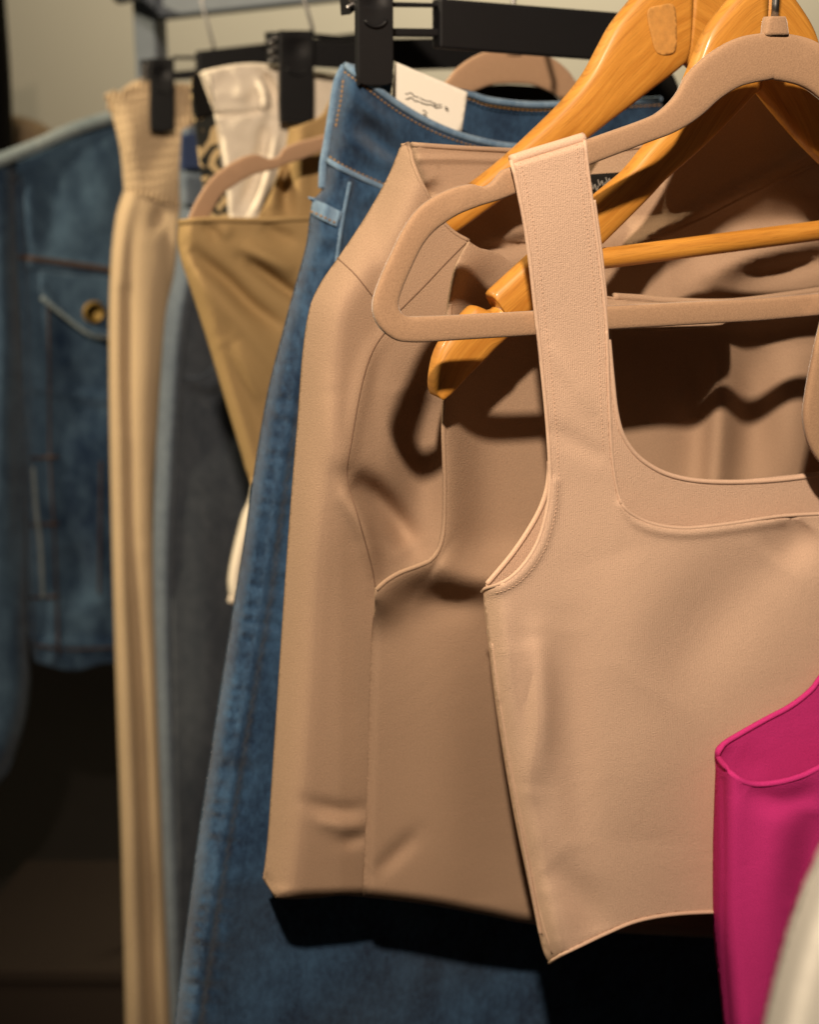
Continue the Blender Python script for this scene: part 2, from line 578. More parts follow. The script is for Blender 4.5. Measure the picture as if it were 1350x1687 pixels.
M['smock'] = cloth('beige_crinkle', (0.60, 0.44, 0.275), weave=.4, mottle=.3)
M['grey_denim'] = denim('charcoal_denim', (0.026, 0.035, 0.050), (0.095, 0.106, 0.122), fade=.5, scale=14)
M['blue_grey'] = denim('blue_grey_denim', (0.06, 0.080, 0.112), (0.16, 0.192, 0.228), fade=.5, scale=18)
M['navy'] = cloth('navy_cotton', (0.045, 0.065, 0.14), weave=.3)
M['jacket'] = denim('dark_washed_denim', (0.004, 0.017, 0.050), (0.085, 0.148, 0.220), fade=1.0, scale=7.0, twill=.10)
M['jacket_edge'] = denim('pale_denim_edge', (0.12, 0.17, 0.20), (0.36, 0.40, 0.40), fade=.6, scale=14)  # paler denim; on the shoulder its tone also stands for caught light
M['rust_thread'] = cloth('rust_thread', (0.085, 0.058, 0.048), weave=.2)
M['brass'] = plain('old_brass', (0.22, 0.13, 0.025), rough=.6, metal=.3)
M['black_cloth'] = cloth('black_cotton', (0.012, 0.011, 0.010), weave=.3, sheen=.05)
M['pink'] = cloth('magenta_crepe', (0.66, 0.042, 0.235), weave=.5, sheen=.05, mottle=.25)
M['stone'] = cloth('stone_cotton', (0.85, 0.82, 0.72), weave=.1, mottle=.1, crease=5.0)
M['rack'] = plain('grey_painted_steel', (0.20, 0.23, 0.27), rough=.45, spec=.5)
M['wall'] = plain('plaster_wall', (0.52, 0.47, 0.36), rough=.95, spec=.1, var=.04, scale=3)
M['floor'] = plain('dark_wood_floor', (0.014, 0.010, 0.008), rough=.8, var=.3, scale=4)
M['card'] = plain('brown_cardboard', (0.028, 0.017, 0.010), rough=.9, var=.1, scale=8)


def print_mat():
    """black cotton with a loose cream flower print"""
    m, nt, b = nodes('black_flower_print')
    uv = nt.nodes.new('ShaderNodeTexCoord').outputs['UV']
    v = N(nt, 'ShaderNodeTexNoise', Scale=42.0, Detail=1.5, Roughness=.5, Distortion=2.2); nt.links.new(uv, v.inputs['Vector'])
    f = ramp(nt, v.outputs['Fac'], .50, .53)
    nt.links.new(mixcol(nt, f, (0.014, 0.015, 0.012), (0.58, 0.43, 0.22)), b.inputs['Base Color'])
    b.inputs['Roughness'].default_value = .9
    return m


M['print'] = print_mat()

# ------------------------------------------------------------------ setting
wall = mesh_obj('wall', [(-4, 3.6, 0), (5, 3.6, 0), (5, 3.6, 3.2), (-4, 3.6, 3.2), (-4, 3.72, 0), (5, 3.72, 0), (5, 3.72, 3.2), (-4, 3.72, 3.2)],
                [(0, 1, 2, 3), (7, 6, 5, 4), (0, 4, 5, 1), (1, 5, 6, 2), (2, 6, 7, 3), (3, 7, 4, 0)], M['wall'], smooth_shade=False)
wall["kind"] = "structure"
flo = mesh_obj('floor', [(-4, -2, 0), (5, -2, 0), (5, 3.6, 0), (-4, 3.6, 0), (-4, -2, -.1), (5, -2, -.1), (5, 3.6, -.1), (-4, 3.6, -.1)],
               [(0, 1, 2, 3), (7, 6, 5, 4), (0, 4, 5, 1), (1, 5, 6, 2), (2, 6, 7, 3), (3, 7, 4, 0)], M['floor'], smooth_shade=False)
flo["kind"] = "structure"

# ------------------------------------------------------------------ the rack
RAIL_Z = 1.525
post_at = Plane(2.05).hit(248, 60)
rk = thing('garment_rack', 'grey steel clothes rack with square upright post behind the hangers', 'clothes rack', (post_at[0], post_at[1], 0))


def sq(name, a, b, half, parent, mat=M['rack'], ang=RAIL):
    a, b = np.array(a, float), np.array(b, float)
    d = (b - a); d /= np.linalg.norm(d)
    s = np.array([math.cos(ang), -math.sin(ang), 0.0])
    if abs(d @ s) > .9: s = np.array([0, 0, 1.0])
    t = np.cross(d, s); t /= np.linalg.norm(t); s = np.cross(t, d)
    q = [a + half * (i * s + j * t) for i, j in ((-1, -1), (1, -1), (1, 1), (-1, 1))]
    return box_w(name, parent, q, b - a, mat, 0.003)


px_, py_ = post_at[0], post_at[1]
sq('post', (px_, py_, 0.06), (px_, py_, 1.66), 0.017, rk, ang=math.radians(20))
barL = Plane(2.05).hit(262, 14); barR = barL + np.array([0.80, -0.15, 0.07])
sq('crossbar', barL, barR, 0.014, rk)
end = rail_xy(2.03)
tube('rail', rk, None, None, 0.0125, M['rack'], raw=[np.array([*rail_xy(y)[:2], RAIL_Z]) for y in np.linspace(-0.25, 2.05, 24)], sides=14)
sq('foot', (px_ - .05, py_ + .12, .03), (px_ + .05, py_ - .12, .03), 0.016, rk)
near = rail_xy(-0.25)
sq('post', (near[0], near[1], 0.02), (near[0], near[1], 1.56), 0.017, rk)
sq('bottom_rail', (px_, py_, .18), (near[0], near[1], .18), 0.014, rk)


def hook(parent, pl, x, y, w=0.0, r=0.0017, lean=0.0):
    """steel wire hook from a hanger's neck up and over the rail"""
    b = pl.hit(x, y, w)
    c = np.array([b[0] + lean * pl.h[0], b[1] + lean * pl.h[1], RAIL_Z])
    R = 0.0125 + r + .004
    pts = [b, b + np.array([0, 0, .006])]
    top = c + np.array([0, 0, .0])
    start = c - pl.h * 0 + np.array([0, 0, -0.030])
    if start[2] > b[2] + .012: pts.append(start)
    for a in np.linspace(-90 if False else -60, 200, 16):
        t = math.radians(a)
        pts.append(top + pl.h * (R * math.cos(t)) + np.array([0, 0, R * math.sin(t)]))
    return tube('hook', parent, pl, None, r, M['steel'], raw=pts, sides=10)


def base(pl, x, y):
    p = pl.hit(x, y); return (float(p[0]), float(p[1]), float(p[2]))


# ------------------------------------------------------------------ black cloth hanging at the far left, beige sleeve beside it
PB = Plane(2.5)
t = thing('black_garment', 'black garment hanging at the top left edge of the picture', 'garment', base(PB, 0, 250))
panel('body', t, PB, [(-90, -60, 'c'), (4, -60, 'c'), (10, 20), (17, 120), (22, 245), (30, 420, 'c'), (-90, 420, 'c')],
      Relief(0, rolls=[([(4, -60), (10, 20), (17, 120), (22, 245), (30, 420)], 30, .04)], noise=.003), M['black_cloth'], 12)
PB2 = Plane(2.75)
t = thing('beige_garment', 'beige garment showing between black coat and denim jacket shoulder', 'garment', base(PB2, 50, 220))
panel('body', t, PB2, [(-20, 185, 'c'), (20, 190), (55, 198), (85, 215), (110, 250), (130, 420, 'c'), (-20, 420, 'c')],
      Relief(0, folds=[([(50, 190), (60, 300)], .02, 14)], rolls=[([(20, 190), (55, 198), (85, 215), (110, 250)], 24, .03)]), M['smock'], 10)

# ------------------------------------------------------------------ things on the floor at the far left
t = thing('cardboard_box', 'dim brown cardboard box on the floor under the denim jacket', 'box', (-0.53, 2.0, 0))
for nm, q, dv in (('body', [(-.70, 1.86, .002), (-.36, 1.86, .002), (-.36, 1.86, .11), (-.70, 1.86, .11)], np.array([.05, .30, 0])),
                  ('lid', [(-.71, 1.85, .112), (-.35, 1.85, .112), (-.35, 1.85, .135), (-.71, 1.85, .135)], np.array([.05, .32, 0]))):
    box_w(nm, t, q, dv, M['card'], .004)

# ------------------------------------------------------------------ denim jacket
PJ = Plane(1.88)
t = thing('denim_jacket', 'dark washed denim jacket with brass pocket button, leftmost on the rack', 'jacket', base(PJ, 150, 1100))
sh = [(-120, 315), (-60, 288), (0, 264), (60, 240), (120, 214), (185, 193), (235, 178)]
jr = Relief(0.0, folds=[([(60, 265), (85, 330), (80, 420)], -.007, 24), ([(140, 250), (170, 300), (160, 390)], .006, 30), ([(30, 430), (180, 448)], .006, 10, 'G'),
                        ([(75, 460), (80, 700), (88, 1085)], .005, 8, 'G'), ([(30, 760), (95, 755)], .004, 6), ([(160, 850), (165, 1060)], .007, 24),
                        ([(60, 640), (180, 660)], .005, 8, 'G'), ([(60, 1060), (190, 1065)], .005, 9, 'G'), ([(100, 600), (170, 720)], -.008, 40), ([(100, 900), (150, 1000)], -.008, 40)],
            rolls=[(sh, 26, .03), ([(28, 300), (40, 600), (42, 900), (50, 1090)], 22, .02)], noise=.0022, seed=5)
panel('front', t, PJ, sh_pts := [(25, 253, 'c'), (60, 240), (120, 214), (185, 193), (235, 178, 'c'), (300, 300), (330, 700), (330, 1100, 'c'), (190, 1092), (120, 1105), (55, 1090, 'c'), (46, 1040), (42, 900), (38, 600), (28, 400)],
      jr, M['jacket'], 8)
panel('back', t, PJ, [(-60, 285, 'c'), (60, 240), (185, 193), (300, 205), (420, 300, 'c'), (430, 1095, 'c'), (60, 1085, 'c')], Relief(-.05), M['jacket'], 24)
slv = Relief(.015, folds=[([(-5, 330), (5, 600), (-10, 900)], .010, 20), ([(20, 600), (28, 800), (20, 1000)], -.01, 12), ([(20, 300), (30, 420)], .006, 12)],
             rolls=[([(30, 285), (32, 420), (42, 650), (46, 1000), (50, 1130), (30, 1230), (0, 1290)], 34, .04)], noise=.003, seed=8)
panel('sleeve', t, PJ, [(-130, 322, 'c'), (-60, 290), (0, 266), (28, 258, 'c'), (32, 420), (42, 650), (46, 1000), (50, 1130), (30, 1230), (0, 1290), (-60, 1330), (-130, 1340, 'c')], slv, M['jacket'], 9)
tube('lit_shoulder_edge', t, PJ, sh[1:], .0085, M['jacket_edge'], relief=0.004, flat=.7)  # pale denim strip, light along the top of the shoulder put into its colour
pf = Relief(.017, noise=.001, folds=[([(68, 470), (100, 512), (150, 548), (185, 552)], .004, 6, 'G')])
flap = panel('pocket_flap', t, PJ, [(66, 446, 'c'), (120, 452), (190, 458, 'c'), (192, 552, 'c'), (150, 548), (100, 512), (68, 488)], pf, M['jacket'], 7, .003)
tube('flap_edge', flap, PJ, [(68, 490), (100, 515), (150, 551), (190, 555)], .0032, M['jacket_edge'], relief=.017)
c = PJ.hit(155, 515, .021); rr = .0150
V = [c + (rr * (1 if k else .75)) * (math.cos(a) * PJ.h + math.sin(a) * np.array([0, 0, 1])) - PJ.n * (.003 if k == 0 else 0) for k in (0, 1) for a in np.linspace(0, 6.283, 25)[:-1]]
mesh_obj('button', V, [tuple(range(24))] + [(i, (i + 1) % 24, 24 + (i + 1) % 24, 24 + i) for i in range(24)], M['brass'], flap)
tube('yoke_seam', t, PJ, [(30, 424), (100, 433), (190, 446)], .004, M['rust_thread'], relief=jr, lift=.001, flat=.5)
for nm, pts in (('front_seam', [(78, 460), (80, 560), (82, 760), (90, 900), (96, 1080)]), ('dart_seam', [(166, 760), (163, 980)]),
                ('hem_seam', [(56, 1062), (110, 1070), (200, 1066)])):
    tube(nm, t, PJ, pts, .0014, M['rust_thread'], relief=jr, lift=.0008, flat=.5)
tube('placket_edge', t, PJ, [(54, 770), (60, 850), (66, 900), (70, 985)], .003, M['jacket_edge'], relief=jr, lift=.002)
for yy in (755, 865, 985):
    tube('bar_tack', t, PJ, [(50, yy), (72, yy - 1), (96, yy - 2)], .0022, M['rust_thread'], relief=jr, lift=.001)

# ------------------------------------------------------------------ black clip hangers
def clip_hanger(pl, label, clip, bar, links, hookpt, grp='black clip hangers along the rail', lower=None):
    cx0, cy0, cx1, cy1 = clip
    t = thing('clip_hanger', label, 'clothes hanger', base(pl, (cx0 + cx1) / 2, cy1), grp)
    slab('bar', t, pl, bar, .006, .012, M['black_plastic'])
    for q in links: slab('link', t, pl, q, .003, .006, M['black_plastic'], .001)
    r = .25 * (cx1 - cx0)
    g = Relief(.021, folds=[([((cx0 + cx1) / 2, cy0 + 12), ((cx0 + cx1) / 2, cy0 + .30 * (cy1 - cy0))], -.002, r * 1.2)])
    cl = panel('clip', t, pl, [(cx0, cy0, 'c'), (cx1, cy0, 'c'), (cx1, cy1 - r), (cx1 - r * .35, cy1 - r * .25), (cx1 - r, cy1), (cx0 + r, cy1), (cx0 + r * .35, cy1 - r * .25), (cx0, cy1 - r)], g, M['black_plastic'], 6, .006)
    bv = cl.modifiers.new("bevel", 'BEVEL'); bv.width = .0012; bv.segments = 2; bv.limit_method = 'ANGLE'
    tube('thumb_dip', cl, pl, [((cx0 + cx1) / 2 + r * 1.3 * math.sin(a), cy0 + .38 * (cy1 - cy0) + r * 1.1 * math.cos(a)) for a in np.linspace(-1.3, 1.3, 9)], .0009, M['black_plastic'], relief=.022, step=3)
    # jaw behind the cloth and the side wall with its spring
    slab('rear_jaw', t, pl, [(cx0 + 2, cy0 + 6), (cx1 - 2, cy0 + 6), (cx1 - 2, cy1 - 12), (cx0 + 2, cy1 - 12)], -.008, .004, M['black_plastic'])
    wd = cx1 - cx0
    sp = tube('spring', t, pl, [(cx0 - .22 * wd + .10 * wd * math.sin(q), cy0 + 8 + q * .045 * wd) for q in np.linspace(0, 18, 40)], .0011, M['steel'], relief=.012, step=2)
    slab('cheek', t, pl, [(cx0 - .32 * wd, cy0 + 2), (cx0 - .02 * wd, cy0 + 2), (cx0 - .02 * wd, cy0 + .30 * (cy1 - cy0)), (cx0 - .25 * wd, cy0 + .36 * (cy1 - cy0))], .004, .016, M['black_plastic'], .001)
    hook(t, pl, *hookpt, lean=-.012)
    return t


P3 = Plane(1.67)
t3 = clip_hanger(P3, 'small black clip hanger holding the smocked beige trousers', (248, 96, 287, 216),
            [(328, 84), (460, 66), (640, 46), (640, 86), (460, 104), (328, 118)][:0] or [(326, 84), (640, 48), (640, 90), (326, 118)],
            [[(285, 92), (330, 92), (330, 98), (285, 98)], [(285, 118), (330, 114), (330, 130), (285, 132)]], (352, 84))
P2 = Plane(1.365)
t2 = clip_hanger(P2, 'middle black clip hanger holding the cream trousers, beside the blue jeans', (462, 50, 517, 203),
            [(600, 64), (820, 60), (820, 112), (600, 118)],
            [[(512, 54), (605, 62), (605, 67), (512, 60)], [(512, 70), (605, 72), (605, 116), (512, 110)]], (515, 58))

# ------------------------------------------------------------------ smocked beige trousers
t = thing('smocked_trousers', 'beige trousers with gathered smocked waistband, next to denim jacket', 'trousers', base(P3, 240, 1687))
wl_ = [(175, 155), (188, 200), (198, 250), (204, 312)]
smk = Relief(.006, rolls=[(wl_, 30, .02)],
             fn=lambda x, y: .00045 * np.sin((y + .25 * x) * 6.283 / 15 + 1.9 * np.sin(x / 19 + y / 31)) + .0015 * np.sin(x * 6.283 / 9 + 2 * np.sin(y / 13)) + .002 * np.sin(x / 17 + y / 29))
panel('waistband', t, P3, [(174, 157, 'c'), (186, 150), (198, 153), (210, 143), (222, 141), (232, 130), (246, 134), (262, 139), (280, 141), (300, 138), (318, 140, 'c'), (314, 220), (307, 300), (303, 345, 'c'), (255, 330), (204, 312, 'c'), (198, 250), (187, 200)], smk, M['smock'], 4, .002)
sl_ = [(204, 312), (190, 360), (182, 440), (179, 560), (182, 800), (190, 1100), (200, 1400), (207, 1720)]
sr_ = [(303, 345), (292, 430), (276, 560), (262, 700), (254, 850), (260, 1100), (271, 1400), (284, 1720)]
leg = Relief(.004, rolls=[(sl_, 26, .022), (sr_, 10, .008)], noise=.0012, seed=3,
             folds=[([(226, 330), (214, 420), (210, 560), (206, 700)], -.006, 12), ([(206, 480), (211, 640), (216, 900), (232, 1200), (250, 1687), (270, 2200)], -.013, 10), ([(265, 340), (255, 380)], -.006, 9), ([(250, 400), (240, 700), (236, 900)], .006, 22),
                    ([(272, 340), (282, 500), (262, 690)], -.005, 10)])
panel('leg', t, P3, [(204, 312, 'c')] + sl_[1:-1] + [(207, 1720, 'c'), (284, 1720, 'c')] + sr_[1:-1][::-1] + [(303, 345, 'c'), (255, 330)], leg, M['smock'], 7, .002)
panel('back', t, P3, [(185, 165, 'c'), (232, 131), (330, 145, 'c'), (345, 400), (320, 900), (300, 1715, 'c'), (215, 1715, 'c'), (192, 700), (205, 320)], Relief(-.03), M['smock'], 20, .002)

# ------------------------------------------------------------------ grey-blue jeans
PG = Plane(1.55)
t = thing('grey_jeans', 'faded blue-grey jeans between smocked beige trousers and tan top', 'jeans', base(PG, 330, 1687))
gl_ = [(297, 330), (288, 440), (272, 520), (263, 640), (256, 760), (252, 900), (255, 1050), (262, 1250), (270, 1450), (282, 1720)]
gs_ = [(330, 330), (322, 440), (304, 560), (296, 680), (290, 780), (284, 900), (284, 1060), (288, 1250), (294, 1450), (300, 1720)]
gr = Relief(.0, rolls=[(gl_, 30, .028)], noise=.0012, folds=[(gs_, -.006, 6, 'G')], seed=9)
panel('side_panel', t, PG, [(297, 330, 'c')] + gl_[1:-1] + [(282, 1720, 'c'), (300, 1720, 'c')] + gs_[1:-1][::-1] + [(330, 330, 'c')], gr, M['blue_grey'], 7, .002)
gf = Relief(-.004, noise=.002, seed=12, folds=[([(310, 620), (345, 640), (372, 600)], .006, 7), ([(312, 640), (350, 655), (385, 640)], -.010, 10), ([(330, 480), (365, 560), (380, 700)], -.010, 26), ([(330, 800), (345, 1100), (330, 1400)], .008, 40)])
panel('front_leg', t, PG, [(330, 330, 'c')] + gs_[1:-1] + [(300, 1720, 'c'), (520, 1720, 'c'), (520, 330, 'c')], gf, M['grey_denim'], 9, .002)
tube('pocket_seam', t, PG, [(302, 622), (325, 622), (345, 612), (352, 600)], .0010, M['blue_grey'], relief=gf, lift=.001)
tube('side_seam', t, PG, gs_, .0014, M['grey_denim'], relief=gr, lift=.0005)
panel('waistband', t, PG, [(299, 214, 'c'), (330, 205), (420, 200, 'c'), (420, 345, 'c'), (340, 342), (296, 335, 'c'), (295, 280)], Relief(.003, rolls=[([(299, 214), (295, 280), (296, 335)], 14, .015)], folds=[([(290, 283), (345, 280)], -.006, 5, 'G')]), M['blue_grey'], 6, .002)
panel('pocket_bag', t, PG, [(300, 222, 'c'), (345, 215, 'c'), (345, 276, 'c'), (298, 280, 'c')], Relief(.008), M['navy'], 8, .002)
panel('back', t, PG, [(320, 212, 'c'), (520, 210, 'c'), (520, 1715, 'c'), (295, 1715, 'c'), (275, 700), (310, 340)], Relief(-.035), M['grey_denim'], 24, .002)

# ------------------------------------------------------------------ cream trousers with black print facing
t = thing('cream_trousers', 'cream trousers with black flower-print side strip hung from middle clip', 'trousers', base(P2, 420, 360))
cr = Relief(.004, noise=.0004, seed=2, wl=(30, 80), folds=[([(425, 130), (440, 160), (432, 190)], .010, 9), ([(432, 120), (448, 150), (446, 180)], -.012, 8), ([(400, 130), (395, 170)], .004, 16), ([(356, 190), (400, 188), (470, 176)], -.004, 4, 'G'), ([(440, 200), (425, 280), (395, 350)], -.010, 12), ([(455, 210), (440, 290), (418, 356)], .008, 10)],
            rolls=[([(326, 122), (349, 182), (362, 270), (372, 360)], 16, .012)])
panel('front', t, P2, [(326, 122, 'c'), (345, 118), (400, 107), (432, 110), (448, 116), (480, 124), (520, 130), (562, 138, 'c'), (562, 190, 'c'), (540, 198), (500, 200), (476, 210, 'c'), (470, 250), (452, 300), (430, 345), (415, 420), (400, 500, 'c'), (385, 480), (372, 360), (362, 270), (352, 188, 'c')], cr, M['cream'], 5, .002)
pr = Relief(.0, noise=.001)
panel('side_strip', t, P2, [(316, 128, 'c'), (327, 121, 'c'), (352, 186), (362, 250), (374, 320), (384, 370), (395, 500, 'c'), (350, 470), (342, 350), (332, 290), (322, 210), (315, 160)], pr, M['print'], 6, .002)
panel('plain_band', t, P2, [(317, 127, 'c'), (328, 121, 'c'), (353, 186, 'c'), (338, 192), (324, 196, 'c'), (317, 160)], Relief(.002), M['black_cloth'], 6, .002)
panel('back', t, P2, [(335, 116, 'c'), (420, 104), (560, 122, 'c'), (580, 420, 'c'), (420, 500, 'c'), (380, 440, 'c'), (360, 300)], Relief(-.025), M['cream'], 14, .002)
panel('leg', t, P2, [(420, 420, 'c'), (422, 640), (414, 800), (396, 856), (377, 940), (378, 980), (390, 996), (480, 1005, 'c'), (490, 420, 'c')], Relief(-.01, rolls=[([(414, 800), (396, 856), (377, 940), (378, 980), (390, 996)], 14, .012)]), M['cream'], 9, .002)
stitches('stitching', t, P2, [(348, 121), (350, 150), (351, 180), (352, 200)], cr, M['black_cloth'], 6, 4, .0008)

# ------------------------------------------------------------------ velvet hangers
def velvet_hanger(pl, pairs, mirror, label, neck=None, grp='beige velvet hangers', thick=.005):
    t = thing('velvet_hanger', label, 'clothes hanger', base(pl, *pairs[len(pairs) // 2][0]), grp)
    loft('body', t, pl, pairs, thick, M['velvet'], mirror_x=mirror, step=7)
    nx, ny = (neck or (mirror, pairs[0][0][1]))
    s = metres_per_px(pl, nx, ny)
    h = .011 / s
    loft('neck', t, pl, [((nx - 18 * .0003 / s, ny + 8), (nx + 18 * .0003 / s, ny + 8)), ((nx - 15 * .0003 / s, ny - h * .35), (nx + 15 * .0003 / s, ny - h * .35)), ((nx - 12 * .0003 / s, ny - h * .55), (nx + 12 * .0003 / s, ny - h * .55))], .0068, M['velvet'], step=4)
    hook(t, pl, nx, ny - h * .5)
    return t


PT = Plane(1.20)
velvet_hanger(PT, [((620, 168), (620, 222)), ((585, 180), (590, 228)), ((555, 212), (560, 240)), ((531, 223), (531, 249)), ((493, 233), (493, 264)), ((467, 244), (467, 272)), ((460, 256), (458, 277)), ((448, 261), (446, 280)), ((435, 259), (432, 284)), ((424, 254), (420, 287)), ((403, 257), (403, 295)), ((373, 273), (377, 312)), ((347, 295), (362, 325)), ((325, 327), (347, 352)), ((310, 360), (336, 378)), ((302, 395), (330, 398)), ((310, 416), (334, 408)), ((340, 424), (345, 410)), ((440, 420), (440, 406)), ((620, 412), (620, 398))],
              620, 'beige velvet hanger inside the tan top, arm curving over it')

# ------------------------------------------------------------------ tan top
t = thing('tan_top', 'tan satin top draped into a point beside the blue jeans', 'top', base(PT, 430, 880))
tl_ = [(295, 366), (293, 400), (299, 432), (316, 482), (341, 560), (371, 660), (396, 742), (410, 787)]
tf = Relief(.010, noise=.0010, seed=6, rolls=[(tl_, 26, .022)],
            folds=[([(306, 405), (335, 432), (372, 462), (415, 505), (470, 545)], -.013, 13), ([(312, 440), (350, 480), (420, 560), (480, 640)], .007, 20), ([(400, 425), (430, 446), (470, 476), (520, 510)], -.014, 10), ([(395, 405), (440, 425), (490, 450)], .010, 15),
                   ([(330, 372), (352, 382), (360, 400)], -.004, 9), ([(430, 368), (455, 385), (490, 400)], -.006, 12), ([(370, 370), (375, 395)], .004, 12), ([(360, 560), (420, 690), (440, 780)], -.005, 16), ([(385, 560), (440, 660)], .005, 16)])
panel('front', t, PT, [(295, 366, 'c'), (340, 362), (420, 363), (510, 359), (640, 352, 'c'), (700, 700), (660, 1000, 'c'), (520, 930), (440, 850), (410, 787), (396, 742), (371, 660), (341, 560), (316, 482), (299, 432), (293, 400)], tf, M['tan'], 7, .0016)
tube('top_hem', t, PT, [(297, 366), (340, 362), (420, 363), (510, 359), (640, 352)], .0022, M['tan'], relief=tf)
tb = Relief(-.03, folds=[([(474, 200), (470, 280), (474, 360)], -.014, 10), ([(500, 200), (495, 350)], .006, 14), ([(455, 260), (450, 350)], .008, 10)], noise=.002)
panel('back', t, PT, [(476, 212, 'c'), (500, 204), (530, 190), (560, 150), (640, 140, 'c'), (700, 700, 'c'), (500, 820, 'c'), (420, 600), (400, 400, 'c'), (435, 340), (462, 280)], tb, M['tan'], 9, .0016)

# ------------------------------------------------------------------ velvet hanger and black top behind the jeans
PV = Plane(1.02)
velvet_hanger(PV, [((845, 84), (845, 138)), ((805, 84), (812, 140)), ((775, 96), (788, 148)), ((750, 115), (768, 158)), ((730, 138), (748, 176)), ((690, 165), (700, 196)), ((640, 190), (650, 220)), ((600, 225), (625, 245)), ((590, 262), (615, 262)), ((605, 285), (625, 272)), ((640, 292), (645, 276)), ((845, 292), (845, 276))],
              845, 'beige velvet hanger arch showing behind the blue jeans and under a black bar')
t = thing('black_blouse', 'black blouse hung behind the blue jeans, only its shoulders showing', 'blouse', base(PV, 850, 400))
panel('front', t, PV, [(700, 196, 'c'), (760, 150), (820, 140), (880, 142), (930, 150), (1000, 150), (1060, 112), (1095, 112), (1116, 135), (1128, 200), (1140, 420, 'c'), (690, 420, 'c')],
      Relief(-.02, noise=.003, seed=4), M['black_cloth'], 12, .002)

# ------------------------------------------------------------------ blue jeans
PD = Plane(.93)
t4 = clip_hanger(PD, 'large black clip hanger with broad bar holding the blue jeans', (591, -40, 648, 140),
            [(725, -3), (1090, 26), (1090, 106), (725, 79)],
            [[(645, 3), (728, 5), (728, 12), (645, 11)], [(645, 46), (728, 47), (728, 60), (645, 60)]], (905, -4))
t = thing('blue_jeans', 'mid blue flared jeans hanging behind the taupe skirt', 'jeans', base(PD, 500, 1687))
wtop = [(570, 108), (600, 130), (650, 168), (700, 198), (750, 220), (800, 234), (850, 242), (950, 248), (1080, 240)]
wlft = [(570, 108), (556, 150), (547, 205), (538, 264)]
wr = Relief(.016, noise=.0012, seed=3, rolls=[(wlft, 34, .02)], folds=[([(575, 150), (620, 190), (660, 215)], .005, 14), ([(560, 215), (610, 255), (650, 275)], .005, 14), ([(590, 200), (640, 245), (690, 270)], -.006, 14)])
wb = panel('waistband', t, PD, [(570, 108, 'c')] + wtop[1:-1] + [(1080, 240, 'c'), (1080, 350, 'c'), (900, 352), (760, 350), (690, 334), (640, 314), (590, 292), (560, 277), (538, 264, 'c'), (547, 205), (556, 150)], wr, M['denim'], 6, .003)
tube('waistband_rim', wb, PD, wtop, .0022, M['denim_edge'], relief=wr, lift=.0)
stitches('waistband_stitching', wb, PD, [(x - 3, y + 10) for x, y in wtop], wr, M['thread_gold'], 5, 2.5, .0007)
stitches('waistband_stitching', wb, PD, [(543, 258), (562, 270), (592, 285), (642, 307), (692, 327), (760, 343)], wr, M['thread_gold'], 5, 2.5, .0007)
tube('waist_seam', wb, PD, [(540, 264), (560, 276), (590, 291), (640, 313), (690, 333), (760, 349)], .0018, M['denim_edge'], relief=wr)
panel('waistband_back', t, PD, [(570, 108, 'c'), (620, 122), (690, 140), (770, 154), (800, 164), (850, 171), (900, 173), (1000, 169), (1090, 164, 'c'), (1110, 300, 'c'), (700, 330, 'c'), (560, 250, 'c')],
      Relief(-.035, noise=.0015, rolls=[]), M['denim'], 9, .003)
back_top = [(570, 109), (620, 122), (690, 140), (770, 154), (800, 164), (850, 171), (900, 173), (1000, 169), (1090, 164)]
tube('back_rim', t, PD, back_top, .0022, M['denim_edge'], relief=-.035)
stitches('back_stitching', t, PD, [(x, y + 9) for x, y in back_top[2:]], -.035, M['thread_gold'], 5, 2.5, .0008, lift=.001)
jl_ = [(538, 264), (530, 312), (514, 335), (505, 400), (492, 450), (470, 530), (440, 650), (416, 790), (400, 900), (371, 1080), (345, 1250), (320, 1420), (285, 1700), (270, 1850)]
tube('side_edge', t, PD, [(568, 110), (556, 135), (548, 180), (540, 230), (533, 270), (531, 310)], .0026, M['denim_edge'], relief=-.004)
stitches('side_stitching', t, PD, [(566, 132), (562, 165), (557, 190), (553, 214)], wr, M['thread_gold'], 6, 2, .0009)
seam = [(540, 440), (505, 560), (478, 700), (455, 850), (436, 990), (410, 1140), (385, 1290), (355, 1470), (322, 1687), (310, 1800)]


def pucker(x, y):
    d, sd, pos = poly_dist(x, y, smooth(seam, 12))
    d2 = np.abs(d - 14)
    return .0013 * np.exp(-(d2 / 16) ** 2) * (np.sin(pos * 170 + 5 * np.sin(pos * 29)) + .7 * np.sin(pos * 307 + 4 * np.sin(pos * 47)))


jrel = Relief(lambda x, y: .012 + .100 * np.clip((y - 300) / 1150, 0, 1), noise=.0016, seed=21, rolls=[(jl_, 30, .022)], fn=pucker,
              folds=[(seam, .005, 10, 'G'), ([(p[0] + 17, p[1]) for p in seam], -.002, 5, 'G'), ([(575, 300), (566, 345), (560, 380), (553, 440)], .004, 7, 'G'), ([(600, 330), (640, 380)], -.006, 20), ([(530, 380), (560, 400)], .004, 14)])
panel('leg', t, PD, [(538, 264, 'c'), (560, 277), (590, 292), (640, 314), (690, 334), (760, 350), (900, 352), (1080, 350, 'c'), (1180, 900), (1240, 1850, 'c'), (270, 1850, 'c')] + jl_[1:-1][::-1], jrel, M['denim'], 9, .002)
tube('front_seam', t, PD, [(577, 300), (568, 345), (561, 385), (553, 445), (540, 500)], .0012, M['denim_edge'], relief=jrel, lift=.0002, flat=.6)
pk = Relief(lambda x, y: jrel(x, y) + .003)
panel('pocket_hem', t, PD, [(515, 328, 'c'), (535, 335), (560, 348, 'c'), (553, 372, 'c'), (530, 362), (511, 352, 'c')], pk, M['denim_edge'], 5, .003)
stitches('pocket_stitching', t, PD, [(512, 348), (532, 357), (553, 367)], pk, M['thread_gold'], 5, 3, .0008)
